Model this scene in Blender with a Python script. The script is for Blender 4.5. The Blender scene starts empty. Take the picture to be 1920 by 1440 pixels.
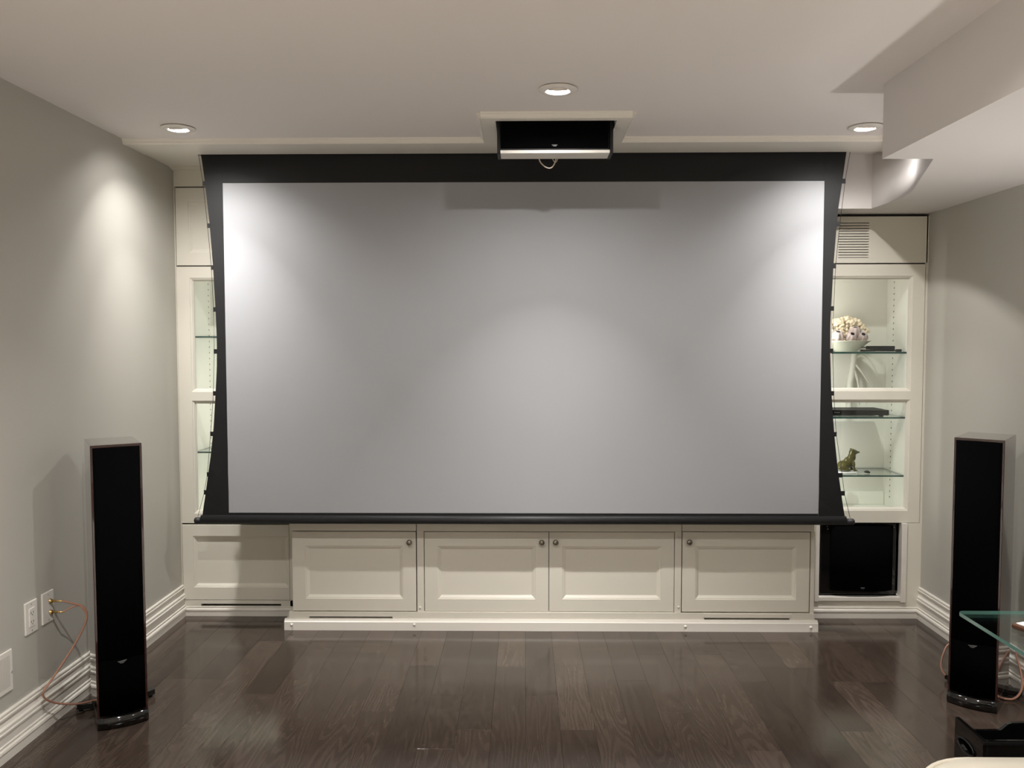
import bpy, bmesh, math, random
from mathutils import Vector, Matrix
random.seed(7)
PI = math.pi
scene = bpy.context.scene
C = scene.collection

# ------------------------------------------------------------------ camera
cam_data = bpy.data.cameras.new('camera'); cam = bpy.data.objects.new('camera', cam_data); C.objects.link(cam)
cam_data.sensor_fit = 'HORIZONTAL'; cam_data.sensor_width = 36.0
cam_data.lens = 36.0 * 1550.33 / 1920.0
cam_data.clip_start = 0.05
_F = Vector((-0.013874, 0.998566, -0.051714)); _R = Vector((0.999904, 0.013841, -0.001004)); _U = Vector((0.000287, 0.051723, 0.998661))
cam.matrix_world = Matrix(((_R.x, _U.x, -_F.x, 0.0), (_R.y, _U.y, -_F.y, 0.0), (_R.z, _U.z, -_F.z, 1.45), (0, 0, 0, 1)))
scene.camera = cam

# ------------------------------------------------------------------ world and exposure
world = bpy.data.worlds.new('world'); scene.world = world; world.use_nodes = True
world.node_tree.nodes['Background'].inputs[0].default_value = (0.5, 0.5, 0.5, 1)
world.node_tree.nodes['Background'].inputs[1].default_value = 0.0
vs = scene.view_settings
vs.view_transform = 'Standard'; vs.look = 'None'; vs.gamma = 1.0; vs.use_curve_mapping = False
vs.exposure = 0.90
LAMP_SIDE = 2.5          # watts of the two downlights beside the walls
LAMP_BEAM = 1.8          # watts in the bright core of each front downlight
FILL_STRIP = 1.3         # watts of each added fill strip inside the tall cabinets
LAMP_FRONT = 2.5         # watts of each downlight over the screen wall
LAMP_ROOM = 28.0         # watts of each downlight farther back in the room
LAMP_NEAR = 6.0          # watts of the two downlights just out of view
LAMP_TABLE = 56.0        # watts of the table lamp beside the right wall
LAMP_SPREAD = 128
LAMP_GLOW = 560.0        # brightness of each lamp's own face
LAMP_COL = (1.0, 0.975, 0.945)
cy = scene.cycles
cy.max_bounces = 6; cy.diffuse_bounces = 4; cy.glossy_bounces = 4; cy.transmission_bounces = 4; cy.transparent_max_bounces = 12
cy.caustics_reflective = False; cy.caustics_refractive = False; cy.use_denoising = True
cy.use_adaptive_sampling = True; cy.adaptive_threshold = 0.03; cy.adaptive_min_samples = 24

# ------------------------------------------------------------------ room numbers (metres)
XL, XR = -1.8045, 2.0715          # side walls
YR, YB = -2.6, 4.60               # rear wall, wall behind the built-ins
ZC, ZB = 2.36, 2.098              # ceiling, bulkhead underside
D, DC, DS = 4.286, 4.093, 3.975   # tall cabinet faces, low cabinet faces, screen

# ------------------------------------------------------------------ materials
def new_mat(name):
    m = bpy.data.materials.new(name); m.use_nodes = True
    nt = m.node_tree; return m, nt, nt.nodes['Principled BSDF']
def paint(name, col, rough=0.5, bump=0.02, scale=400, spec=0.4, metal=0.0, coat=0.0, var=0.0):
    m, nt, b = new_mat(name)
    b.inputs['Base Color'].default_value = (*col, 1); b.inputs['Roughness'].default_value = rough
    b.inputs['Specular IOR Level'].default_value = spec; b.inputs['Metallic'].default_value = metal
    if coat: b.inputs['Coat Weight'].default_value = coat; b.inputs['Coat Roughness'].default_value = 0.03
    tc = nt.nodes.new('ShaderNodeTexCoord'); n = nt.nodes.new('ShaderNodeTexNoise')
    n.inputs['Scale'].default_value = scale; n.inputs['Detail'].default_value = 3
    nt.links.new(tc.outputs['Object'], n.inputs['Vector'])
    if bump:
        bp = nt.nodes.new('ShaderNodeBump'); bp.inputs['Strength'].default_value = bump; bp.inputs['Distance'].default_value = 0.01
        nt.links.new(n.outputs['Fac'], bp.inputs['Height']); nt.links.new(bp.outputs['Normal'], b.inputs['Normal'])
    if var:
        mx = nt.nodes.new('ShaderNodeMix'); mx.data_type = 'RGBA'
        mx.inputs['A'].default_value = (*[c * (1 - var) for c in col], 1); mx.inputs['B'].default_value = (*[min(1, c * (1 + var)) for c in col], 1)
        nt.links.new(n.outputs['Fac'], mx.inputs['Factor']); nt.links.new(mx.outputs['Result'], b.inputs['Base Color'])
    return m
def emis(name, col, strength):
    m, nt, b = new_mat(name)
    b.inputs['Base Color'].default_value = (0.8, 0.8, 0.8, 1)
    b.inputs['Emission Color'].default_value = (*col, 1); b.inputs['Emission Strength'].default_value = strength
    return m
def thin_glass(name, tint, rough=0.0, ior=1.5):
    m = bpy.data.materials.new(name); m.use_nodes = True; nt = m.node_tree
    for n in list(nt.nodes): nt.nodes.remove(n)
    out = nt.nodes.new('ShaderNodeOutputMaterial'); mix = nt.nodes.new('ShaderNodeMixShader')
    tr = nt.nodes.new('ShaderNodeBsdfTransparent'); gl = nt.nodes.new('ShaderNodeBsdfGlossy'); ge = nt.nodes.new('ShaderNodeNewGeometry')
    tr.inputs[0].default_value = (*tint, 1); gl.inputs['Roughness'].default_value = rough; gl.inputs[0].default_value = (1, 1, 1, 1)
    dp = nt.nodes.new('ShaderNodeVectorMath'); dp.operation = 'DOT_PRODUCT'
    nt.links.new(ge.outputs['Incoming'], dp.inputs[0]); nt.links.new(ge.outputs['Normal'], dp.inputs[1])
    def mth(op, a, b=None):
        n = nt.nodes.new('ShaderNodeMath'); n.operation = op
        for i, v in enumerate((a, b)):
            if v is None: continue
            if isinstance(v, (int, float)): n.inputs[i].default_value = v
            else: nt.links.new(v, n.inputs[i])
        return n.outputs[0]
    c = mth('SUBTRACT', 1.0, mth('ABSOLUTE', dp.outputs['Value']))
    fr = mth('ADD', mth('MULTIPLY', mth('POWER', c, 5.0), 0.96), 0.04)
    nt.links.new(fr, mix.inputs[0]); nt.links.new(tr.outputs[0], mix.inputs[1]); nt.links.new(gl.outputs[0], mix.inputs[2])
    nt.links.new(mix.outputs[0], out.inputs[0])
    return m
def wood_floor():
    m, nt, b = new_mat('dark_oak_plank')
    N = nt.nodes.new; L = nt.links.new
    tc = N('ShaderNodeTexCoord'); oi = N('ShaderNodeObjectInfo')
    mul = N('ShaderNodeVectorMath'); mul.operation = 'SCALE'; mul.inputs[0].default_value = (13.1, 37.7, 5.3)
    L(oi.outputs['Random'], mul.inputs['Scale'])
    add = N('ShaderNodeVectorMath'); add.operation = 'ADD'; L(tc.outputs['Object'], add.inputs[0]); L(mul.outputs[0], add.inputs[1])
    mp = N('ShaderNodeMapping'); mp.inputs['Scale'].default_value = (11.0, 1.0, 1.0); L(add.outputs[0], mp.inputs[0])
    n1 = N('ShaderNodeTexNoise'); n1.inputs['Scale'].default_value = 1.0; n1.inputs['Detail'].default_value = 1.5; n1.inputs['Roughness'].default_value = 0.4
    L(mp.outputs[0], n1.inputs['Vector'])
    k = N('ShaderNodeMath'); k.operation = 'MULTIPLY'; k.inputs[1].default_value = 120.0; L(n1.outputs['Fac'], k.inputs[0])
    s = N('ShaderNodeMath'); s.operation = 'SINE'; L(k.outputs[0], s.inputs[0])
    mp2 = N('ShaderNodeMapping'); mp2.inputs['Scale'].default_value = (260.0, 7.0, 1.0); L(add.outputs[0], mp2.inputs[0])
    n2 = N('ShaderNodeTexNoise'); n2.inputs['Scale'].default_value = 1.0; n2.inputs['Detail'].default_value = 3.0; L(mp2.outputs[0], n2.inputs['Vector'])
    r1 = N('ShaderNodeMapRange'); r1.inputs['From Min'].default_value = -1; r1.inputs['From Max'].default_value = 1; L(s.outputs[0], r1.inputs['Value'])
    a = N('ShaderNodeMath'); a.operation = 'MULTIPLY_ADD'; a.inputs[1].default_value = 0.30; L(r1.outputs[0], a.inputs[0])
    a2 = N('ShaderNodeMath'); a2.operation = 'MULTIPLY'; a2.inputs[1].default_value = 0.6; L(n2.outputs['Fac'], a2.inputs[0]); L(a2.outputs[0], a.inputs[2])
    cr = N('ShaderNodeValToRGB'); e = cr.color_ramp.elements
    e[0].position = 0.15; e[0].color = (*WOOD_DARK, 1); e[1].position = 0.85; e[1].color = (*WOOD_LIGHT, 1)
    L(a.outputs[0], cr.inputs[0])
    hsv = N('ShaderNodeHueSaturation'); L(cr.outputs[0], hsv.inputs['Color'])
    vr = N('ShaderNodeMapRange'); vr.inputs['To Min'].default_value = 0.72; vr.inputs['To Max'].default_value = 1.3; L(oi.outputs['Random'], vr.inputs['Value'])
    L(vr.outputs[0], hsv.inputs['Value']); L(hsv.outputs[0], b.inputs['Base Color'])
    b.inputs['Roughness'].default_value = 0.14; b.inputs['Specular IOR Level'].default_value = 0.55
    bp = N('ShaderNodeBump'); bp.inputs['Strength'].default_value = 0.08; bp.inputs['Distance'].default_value = 0.001
    L(a.outputs[0], bp.inputs['Height']); L(bp.outputs['Normal'], b.inputs['Normal'])
    return m
WOOD_DARK = (0.042, 0.029, 0.022); WOOD_LIGHT = (0.082, 0.060, 0.047)
M = {}
M['wall'] = paint('greige_wall_paint', (0.52, 0.503, 0.455), 0.55, 0.03, 500)
M['ceil'] = paint('ceiling_paint', (0.80, 0.75, 0.725), 0.75, 0.05, 350)
M['bulk'] = paint('bulkhead_paint', (0.75, 0.71, 0.69), 0.7, 0.03, 400)
M['trim'] = paint('white_trim_paint', (0.84, 0.80, 0.73), 0.35, 0.0)
M['cab'] = paint('cabinet_white_paint', (0.80, 0.76, 0.665), 0.38, 0.01, 300)
M['cabin'] = paint('cabinet_interior_white', (0.82, 0.80, 0.73), 0.5, 0.0)
M['dark'] = paint('dark_gap', (0.02, 0.018, 0.015), 0.8, 0.0)
M['subfloor'] = paint('plank_joint_dark', (0.020, 0.015, 0.012), 0.6, 0.0)
M['floor'] = wood_floor()
M['screen'] = paint('grey_projection_fabric', (0.355, 0.36, 0.375), 0.85, 0.01, 900, 0.2)
M['black_fabric'] = paint('black_screen_fabric', (0.008, 0.008, 0.0085), 0.6, 0.02, 700, 0.35)
M['bar'] = paint('black_bar_fabric', (0.014, 0.014, 0.015), 0.5, 0.02, 700, 0.5)
M['black'] = paint('black_plastic', (0.008, 0.008, 0.008), 0.35, 0.0)
M['front_black'] = paint('satin_black_front', (0.0015, 0.0015, 0.0015), 0.5, 0.0, spec=0.0)
M['gloss_black'] = paint('gloss_black', (0.006, 0.006, 0.006), 0.07, 0.0, coat=0.6)
M['grille'] = paint('black_grille_cloth', (0.0025, 0.0025, 0.0028), 1.0, 0.02, 900, 0.03)
M['mahogany'] = paint('dark_mahogany_veneer', (0.035, 0.010, 0.007), 0.10, 0.0, coat=1.0)
M['matte_black'] = paint('matte_black', (0.006, 0.006, 0.007), 0.6, 0.0, spec=0.3)
M['silver'] = paint('silver_print', (0.50, 0.50, 0.51), 0.35, 0.0, metal=0.6)
M['badge'] = paint('dull_badge', (0.20, 0.20, 0.20), 0.5, 0.0, metal=0.3)
M['nickel'] = paint('aged_nickel', (0.30, 0.27, 0.22), 0.28, 0.0, metal=1.0)
M['white'] = paint('white_plastic', (0.82, 0.79, 0.73), 0.35, 0.0)
M['slot'] = paint('outlet_slot', (0.05, 0.045, 0.04), 0.6, 0.0)
M['gold'] = paint('gold_plug', (0.55, 0.38, 0.16), 0.28, 0.0, metal=1.0)
M['cable'] = paint('copper_cable', (0.42, 0.22, 0.15), 0.35, 0.0)
M['beige_cable'] = paint('beige_cable', (0.55, 0.48, 0.40), 0.5, 0.0)
M['lamp_trim'] = paint('lamp_trim_white', (0.80, 0.76, 0.71), 0.35, 0.0)
M['lamp'] = emis('lamp_diffuser', LAMP_COL, LAMP_GLOW * 1.3)
M['lamp_side'] = emis('side_lamp_diffuser', LAMP_COL, LAMP_GLOW * .55)
M['pane'] = thin_glass('cabinet_pane', (0.97, 0.985, 0.975))
M['shelf_glass'] = thin_glass('shelf_glass', (0.93, 0.97, 0.95))
M['glass_edge'] = paint('glass_edge_green', (0.02, 0.075, 0.065), 0.12, 0.0, coat=0.5)
M['table_edge'] = paint('table_glass_edge', (0.10, 0.22, 0.19), 0.08, 0.0, coat=0.6)
M['bowl'] = paint('pale_ceramic', (0.62, 0.60, 0.50), 0.4, 0.0)
M['coral'] = paint('cream_coral', (0.80, 0.68, 0.50), 0.8, 0.25, 160, var=0.25)
M['barnacle'] = paint('grey_pink_barnacle', (0.50, 0.40, 0.38), 0.75, 0.25, 140, var=0.45)
M['ornament'] = paint('white_curved_shape', (0.78, 0.76, 0.68), 0.4, 0.0)
M['frog'] = paint('olive_glaze', (0.062, 0.055, 0.010), 0.12, 0.10, 60, coat=0.5, var=0.5)
M['leather'] = paint('ivory_leather', (0.74, 0.68, 0.57), 0.42, 0.04, 260)
M['brown'] = paint('brown_leather_edge', (0.11, 0.045, 0.022), 0.4, 0.0)
M['paper'] = paint('white_paper', (0.85, 0.84, 0.82), 0.6, 0.0)
M['metal_leg'] = paint('brushed_steel', (0.5, 0.5, 0.5), 0.25, 0.0, metal=1.0)

# ------------------------------------------------------------------ mesh helpers
class MB:
    def __init__(self): self.bm = bmesh.new(); self.mi = 0
    def box(self, x0, x1, y0, y1, z0, z1, bev=0.0, seg=1):
        t = bmesh.new(); bmesh.ops.create_cube(t, size=1.0)
        for v in t.verts:
            v.co = Vector((x0 + (v.co.x + .5) * (x1 - x0), y0 + (v.co.y + .5) * (y1 - y0), z0 + (v.co.z + .5) * (z1 - z0)))
        if bev: bmesh.ops.bevel(t, geom=list(t.edges), offset=bev, segments=seg, profile=0.5, affect='EDGES')
        return self._merge(t)
    def _merge(self, t, mat=None):
        if mat is not None: bmesh.ops.transform(t, matrix=mat, verts=t.verts)
        mp = {v: self.bm.verts.new(v.co) for v in t.verts}
        for f in t.faces:
            g = self.bm.faces.new([mp[v] for v in f.verts]); g.material_index = self.mi; g.smooth = f.smooth
        t.free(); return self
    def prism(self, pts, axis, a0, a1, smooth=()):
        """polygon pts (2D) extruded along axis 'x','y' or 'z' from a0 to a1"""
        def mk(p, a):
            return {'x': (a, p[0], p[1]), 'y': (p[0], a, p[1]), 'z': (p[0], p[1], a)}[axis]
        A = [self.bm.verts.new(mk(p, a0)) for p in pts]; B = [self.bm.verts.new(mk(p, a1)) for p in pts]
        n = len(pts)
        for i in range(n):
            f = self.bm.faces.new([A[i], A[(i + 1) % n], B[(i + 1) % n], B[i]]); f.material_index = self.mi; f.smooth = i in smooth
        for r in (A[::-1], B):
            f = self.bm.faces.new(r); f.material_index = self.mi
        return self
    def tube(self, pts, r, seg=8, caps=True):
        pts = [Vector(p) for p in pts]; rings = []; n = len(pts)
        rr = r if isinstance(r, (list, tuple)) else [r] * n
        up = Vector((0, 0, 1))
        for i, p in enumerate(pts):
            t = (pts[min(i + 1, n - 1)] - pts[max(i - 1, 0)]).normalized()
            a = t.cross(up)
            if a.length < 1e-3: a = t.cross(Vector((1, 0, 0)))
            a.normalize(); b = a.cross(t).normalized()
            rings.append([self.bm.verts.new(p + rr[i] * (math.cos(2 * PI * k / seg) * a + math.sin(2 * PI * k / seg) * b)) for k in range(seg)])
        for i in range(n - 1):
            for k in range(seg):
                f = self.bm.faces.new([rings[i][k], rings[i][(k + 1) % seg], rings[i + 1][(k + 1) % seg], rings[i + 1][k]]); f.smooth = True; f.material_index = self.mi
        if caps:
            for R in (rings[0][::-1], rings[-1]):
                f = self.bm.faces.new(R); f.material_index = self.mi
        return self
    def lathe(self, prof, c, seg=32, axis='z', sx=1.0, sy=1.0, smooth=True, caps=True):
        """prof [(r, h)], spun about the axis through c"""
        c = Vector(c); rings = []
        for r, h in prof:
            ring = []
            for k in range(seg):
                a = 2 * PI * k / seg; u, v = r * math.cos(a) * sx, r * math.sin(a) * sy
                o = {'z': (u, v, h), 'y': (u, h, v), 'x': (h, u, v)}[axis]
                ring.append(self.bm.verts.new(c + Vector(o)))
            rings.append(ring)
        for i in range(len(rings) - 1):
            for k in range(seg):
                f = self.bm.faces.new([rings[i][k], rings[i][(k + 1) % seg], rings[i + 1][(k + 1) % seg], rings[i + 1][k]]); f.smooth = smooth; f.material_index = self.mi
        for R, (r, h) in ((rings[0][::-1], prof[0]), (rings[-1], prof[-1])):
            if r > 1e-5 and caps:
                f = self.bm.faces.new(R); f.material_index = self.mi
        return self
    def ball(self, c, r, sub=2, scale=(1, 1, 1)):
        t = bmesh.new(); bmesh.ops.create_icosphere(t, subdivisions=sub, radius=1.0)
        for f in t.faces: f.smooth = True
        return self._merge(t, Matrix.Translation(c) @ Matrix.Diagonal((r * scale[0], r * scale[1], r * scale[2], 1)))
    def poly(self, pts, smooth=False):
        f = self.bm.faces.new([self.bm.verts.new(p) for p in pts]); f.material_index = self.mi; f.smooth = smooth; return self
    def build(self, name, mat, parent=None, loc=None):
        bmesh.ops.remove_doubles(self.bm, verts=self.bm.verts, dist=1e-6)
        bmesh.ops.recalc_face_normals(self.bm, faces=self.bm.faces)
        me = bpy.data.meshes.new(name); self.bm.to_mesh(me); self.bm.free()
        for m in (mat if isinstance(mat, (list, tuple)) else [mat]): me.materials.append(M[m])
        o = bpy.data.objects.new(name, me); C.objects.link(o)
        if parent is not None: o.parent = parent
        if loc is not None: o.location = loc
        return o
def tag(o, label, cat, group=None):
    o['label'] = label; o['category'] = cat
    if group: o['group'] = group
    return o
def thing(name, label, cat, loc=(0, 0, 0), rz=0.0, group=None):
    o = bpy.data.objects.new(name, None); C.objects.link(o); o.empty_display_size = 0.05
    o.location = loc; o.rotation_euler = (0, 0, rz); tag(o, label, cat, group); return o
def struct(o, label=None):
    o['kind'] = 'structure'
    if label: o['label'] = label
    return o
def text_part(txt, size, loc, mat, parent, rot=(PI / 2, 0, 0), name='lettering', depth=0.0004):
    cu = bpy.data.curves.new(name, 'FONT'); cu.body = txt; cu.size = size; cu.align_x = 'CENTER'; cu.align_y = 'CENTER'; cu.extrude = depth
    t = bpy.data.objects.new(name, cu); C.objects.link(t)
    bpy.context.view_layer.update()
    me = bpy.data.meshes.new_from_object(t.evaluated_get(bpy.context.evaluated_depsgraph_get()))
    bpy.data.objects.remove(t); bpy.data.curves.remove(cu)
    me.materials.clear(); me.materials.append(M[mat])
    o = bpy.data.objects.new(name, me); C.objects.link(o); o.parent = parent; o.location = loc; o.rotation_euler = rot
    return o
def smooth_curve(pts, n=8):
    """Catmull-Rom through pts"""
    P = [Vector(p) for p in pts]; P = [P[0] * 2 - P[1]] + P + [P[-1] * 2 - P[-2]]; out = []
    for i in range(1, len(P) - 2):
        for k in range(n):
            t = k / n; a, b, c, d = P[i - 1:i + 3]
            out.append(0.5 * ((2 * b) + (c - a) * t + (2 * a - 5 * b + 4 * c - d) * t * t + (3 * b - a - 3 * c + d) * t ** 3))
    out.append(P[-2]); return out
def rings_mesh(mb, x0, x1, z0, z1, prof, cap=True):
    """nested rectangles in the xz plane; prof [(inset, y)] ; joined by quads"""
    prev = None
    for ins, y in prof:
        cur = [mb.bm.verts.new(p) for p in ((x0 + ins, y, z0 + ins), (x1 - ins, y, z0 + ins), (x1 - ins, y, z1 - ins), (x0 + ins, y, z1 - ins))]
        if prev:
            for k in range(4): mb.bm.faces.new([prev[k], prev[(k + 1) % 4], cur[(k + 1) % 4], cur[k]]).material_index = mb.mi
        prev = cur
    if cap: mb.bm.faces.new(prev).material_index = mb.mi
    return mb

# ================================================================== the room
# floor: dark joint slab with single planks on it
mb = MB(); mb.box(XL - .1, XR + .1, YR - .1, YB + .1, -0.12, -0.012)
floor = struct(mb.build('floor', 'subfloor'))
PW = 0.1295
plank_meshes = {}
def plank_mesh(L, w=PW):
    key = (round(L, 3), round(w, 3))
    if key not in plank_meshes:
        m_ = MB(); t = bmesh.new(); bmesh.ops.create_cube(t, size=1.0)
        for v in t.verts: v.co = Vector((v.co.x * (w - .0006), v.co.y * (L - .0006), v.co.z * .012 - .006))
        bmesh.ops.bevel(t, geom=[e for e in t.edges if all(v.co.z > -0.001 for v in e.verts)], offset=.0003, segments=1, affect='EDGES')
        m_._merge(t); bmesh.ops.recalc_face_normals(m_.bm, faces=m_.bm.faces)
        me = bpy.data.meshes.new('plank'); m_.bm.to_mesh(me); m_.bm.free(); me.materials.append(M['floor']); plank_meshes[key] = me
    return plank_meshes[key]
LENS = (0.45, 0.6, 0.75, 0.9, 1.2)
x = XL; row = 0
while x < XR - 0.01:
    w = min(PW, XR - x)
    y = YB - 0.28
    first = True
    while y > YR + 0.01:
        L = random.choice(LENS)
        if y < 1.6: L = random.choice((1.2, 1.5))
        if first: L = random.choice((0.25, 0.4, 0.55, 0.7, 0.85)); first = False
        if y - L < YR + 0.15: L = y - YR
        L = round(L, 3)
        o = bpy.data.objects.new('plank', plank_mesh(L, w)); C.objects.link(o); o.parent = floor
        o.location = (x + w / 2, y - L / 2, 0.0); y -= L
    x += PW; row += 1

# walls
struct(MB().box(XL - .12, XL, YR - .12, YB + .12, -.12, ZC + .3).build('wall_left', 'wall'))
struct(MB().box(XR, XR + .12, YR - .12, YB + .12, -.12, ZC + .3).build('wall_right', 'wall'))
struct(MB().box(XL, XR, YB, YB + .12, -.12, ZC + .3).build('wall_back', 'wall'))
struct(MB().box(XL, XR, YR - .12, YR, -.12, ZC + .3).build('wall_rear', 'wall'))

# ceiling with the opening of the speaker lift
OX0, OX1, OY0, OY1 = -0.113, 0.378, 3.389, 3.70
LIGHTS = [(-1.471, 3.553), (0.1244, 3.036), (1.4545, 3.588), (-0.80, 1.75), (0.72, 1.75), (-0.80, -0.9), (0.72, -0.9)]
HR = .046
bm_ = bmesh.new()
def loop_(pts):
    vs_ = [bm_.verts.new((a, b, ZC)) for a, b in pts]; return [bm_.edges.new((vs_[i], vs_[(i + 1) % len(vs_)])) for i in range(len(vs_))]
ed = loop_([(XL, YR), (XR, YR), (XR, YB), (XL, YB)]) + loop_([(OX0, OY0), (OX1, OY0), (OX1, OY1), (OX0, OY1)])
for lx, ly in LIGHTS: ed += loop_([(lx + HR * math.cos(2 * PI * k / 32), ly + HR * math.sin(2 * PI * k / 32)) for k in range(32)])
bmesh.ops.triangle_fill(bm_, use_beauty=True, use_dissolve=False, edges=ed)
for f in bm_.faces:
    if f.normal.z > 0: f.normal_flip()
me = bpy.data.meshes.new('ceiling'); bm_.to_mesh(me); bm_.free(); me.materials.append(M['ceil'])
ceiling = bpy.data.objects.new('ceiling', me); C.objects.link(ceiling); struct(ceiling)
md = ceiling.modifiers.new('thickness', 'SOLIDIFY'); md.thickness = .015; md.offset = -1
mb = MB()  # black lined pocket above the opening
mb.box(OX0 - .01, OX1 + .01, OY0 - .012, OY0 - .002, ZC - .02, ZC + .28).box(OX0 - .01, OX1 + .01, OY1 + .002, OY1 + .012, ZC - .015, ZC + .28)
mb.box(OX0 - .012, OX0 - .002, OY0, OY1, ZC - .015, ZC + .28).box(OX1 + .002, OX1 + .012, OY0, OY1, ZC - .015, ZC + .28).box(OX0 - .01, OX1 + .01, OY0, OY1, ZC + .27, ZC + .28)
mb.build('lift_pocket', 'matte_black', ceiling)

# moulded T-shaped ceiling panel: strip over the screen with a tab around the speaker lift
PZ = 2.338
TX0, TX1, TY = -0.183, 0.446, 3.335
FY = 3.745
mb = MB()
mb.box(XL, OX0, FY + .012, DS - .012, PZ, ZC).box(OX1, 1.712, FY + .012, DS - .012, PZ, ZC).box(OX0, OX1, OY1, DS - .012, PZ, ZC)
mb.box(TX0 + .012, OX0, TY + .012, FY + .012, PZ, ZC).box(OX1, TX1 - .012, TY + .012, FY + .012, PZ, ZC).box(OX0, OX1, TY + .012, OY0, PZ, ZC)
mb.box(XL, -1.556, DS - .012, 4.25, PZ + .003, ZC)
panel = struct(mb.build('trim_1', 'trim'), 'white moulded panel on the ceiling over the screen slot')
def crown(p, q, n):   # sloped edge moulding from p to q, outward normal n (2D)
    m_ = MB(); prof = [(0.0, PZ), (-.004, PZ - .002), (-.009, PZ + .004), (-.0115, PZ + .012), (-.016, PZ + .017), (-.018, ZC)]
    A = []; B = []
    for d, z in prof:
        A.append(m_.bm.verts.new((p[0] - n[0] * d, p[1] - n[1] * d, z))); B.append(m_.bm.verts.new((q[0] - n[0] * d, q[1] - n[1] * d, z)))
    for i in range(len(prof) - 1): m_.bm.faces.new([A[i], B[i], B[i + 1], A[i + 1]])
    A2 = m_.bm.verts.new((p[0], p[1], ZC)); B2 = m_.bm.verts.new((q[0], q[1], ZC))
    m_.bm.faces.new(A + [A2]); m_.bm.faces.new(B + [B2])
    return m_.build('moulding', 'trim', panel)
crown((XL, FY + .012), (TX0 + .012, FY + .012), (0, -1)); crown((TX1 - .012, FY + .012), (1.712, FY + .012), (0, -1))
crown((TX0 + .012, TY + .012), (TX1 - .012, TY + .012), (0, -1))
crown((TX0 + .012, TY + .012), (TX0 + .012, FY + .012), (-1, 0)); crown((TX1 - .012, TY + .012), (TX1 - .012, FY + .012), (1, 0))
# small cove where the ceiling meets the left cabinet top
mb = MB(); mb.prism([(4.235, ZC), (4.286, ZC), (4.286, ZC - .030), (4.268, ZC - .029), (4.245, ZC - .023), (4.235, ZC - .020)], 'x', XL, -1.556)
struct(mb.build('trim_2', 'cab'))

# bulkhead on the right, with the notch around the downlight
bend = []
P0, P1, P2 = Vector((1.665, 3.595)), Vector((1.7175, 3.748)), Vector((1.713, 3.90))
for i in range(9):
    t = i / 8; q = P0 * (1 - t) ** 2 + P1 * 2 * t * (1 - t) + P2 * t * t; bend.append((q.x + .004, q.y))
foot = [(1.28, YR), (1.28, 3.005), (1.463, 3.009)] + bend + [(1.707, 4.119), (1.12, 4.119), (1.12, YB), (XR, YB), (XR, YR)]
mb = MB(); mb.prism(foot, 'z', ZB, ZC, smooth=range(2, 12))
struct(mb.build('ceiling_bulkhead', 'bulk'), 'boxed bulkhead under the ceiling along the right wall')

# baseboards
BP = [(0, .166), (.006, .166), (.009, .162), (.009, .156), (.006, .153), (.011, .150), (.011, .143), (.005, .139), (.005, .130), (.008, .120), (.014, .114), (.014, .103), (.017, .100), (.017, .094), (.0125, .091),
      (.0125, .060), (.016, .057), (.016, .052), (.014, .049), (.0205, .044), (.022, .036), (.0185, .033), (.0185, 0), (0, 0)]
mb = MB(); mb.prism([(XL + a, b) for a, b in BP], 'y', YR, D); struct(mb.build('baseboard_left', 'trim'))
mb = MB(); mb.prism([(XR - a, b) for a, b in BP], 'y', YR, D); struct(mb.build('baseboard_right', 'trim'))
mb = MB(); mb.prism([(YR + a, b) for a, b in BP], 'x', XL, XR); struct(mb.build('baseboard_rear', 'trim'))

# ================================================================== recessed downlights
def downlight(x, y, label, power, z=ZC, tilt=0.0, spread=120, beam=0, aim=0, group='recessed ceiling downlights'):
    t = thing('recessed_light', label, 'ceiling light', (x, y, z), 0, group)
    MB().lathe([(.0445, .004), (.0640, .004), (.0640, -.0028), (.0705, -.0028), (.0705, -.0055), (.066, -.0085), (.052, -.0100), (.0425, -.0095), (.0405, -.006), (.0405, .070), (.0, .070)], (0, 0, 0), 40, caps=False).build('trim_ring', 'lamp_trim', t)
    hd = MB().lathe([(.0, .034), (.026, .034), (.034, .012), (.0355, .0), (.0355, -.007), (.0335, -.007), (.032, .004), (.024, .006), (.0, .006)], (0, 0, 0), 32).build('lamp_head', 'lamp_trim', t)
    hd.location = (0, 0, .002); hd.rotation_euler = (tilt, 0, 0)
    MB().lathe([(.0, .0045), (.022, .0045)], (0, 0, 0), 32, caps=False).build('diffuser', 'lamp_side' if aim else 'lamp', hd)
    ld = bpy.data.lights.new('lamp', 'AREA'); ld.shape = 'DISK'; ld.size = .042; ld.energy = power; ld.color = LAMP_COL; ld.spread = math.radians(spread)
    lo = bpy.data.objects.new('lamp', ld); C.objects.link(lo); lo.parent = hd; lo.location = (0, 0, .0025)
    if beam:
        lb = bpy.data.lights.new('lamp_core', 'AREA'); lb.shape = 'DISK'; lb.size = .040; lb.energy = LAMP_BEAM * (.8 if aim else .9); lb.color = LAMP_COL; lb.spread = math.radians(beam)
        lo2 = bpy.data.objects.new('lamp_core', lb); C.objects.link(lo2); lo2.parent = hd; lo2.location = (0, 0, .0015); lo2.rotation_euler = (math.radians(aim), 0, 0)
    return t
TILT = math.radians(18)
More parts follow.
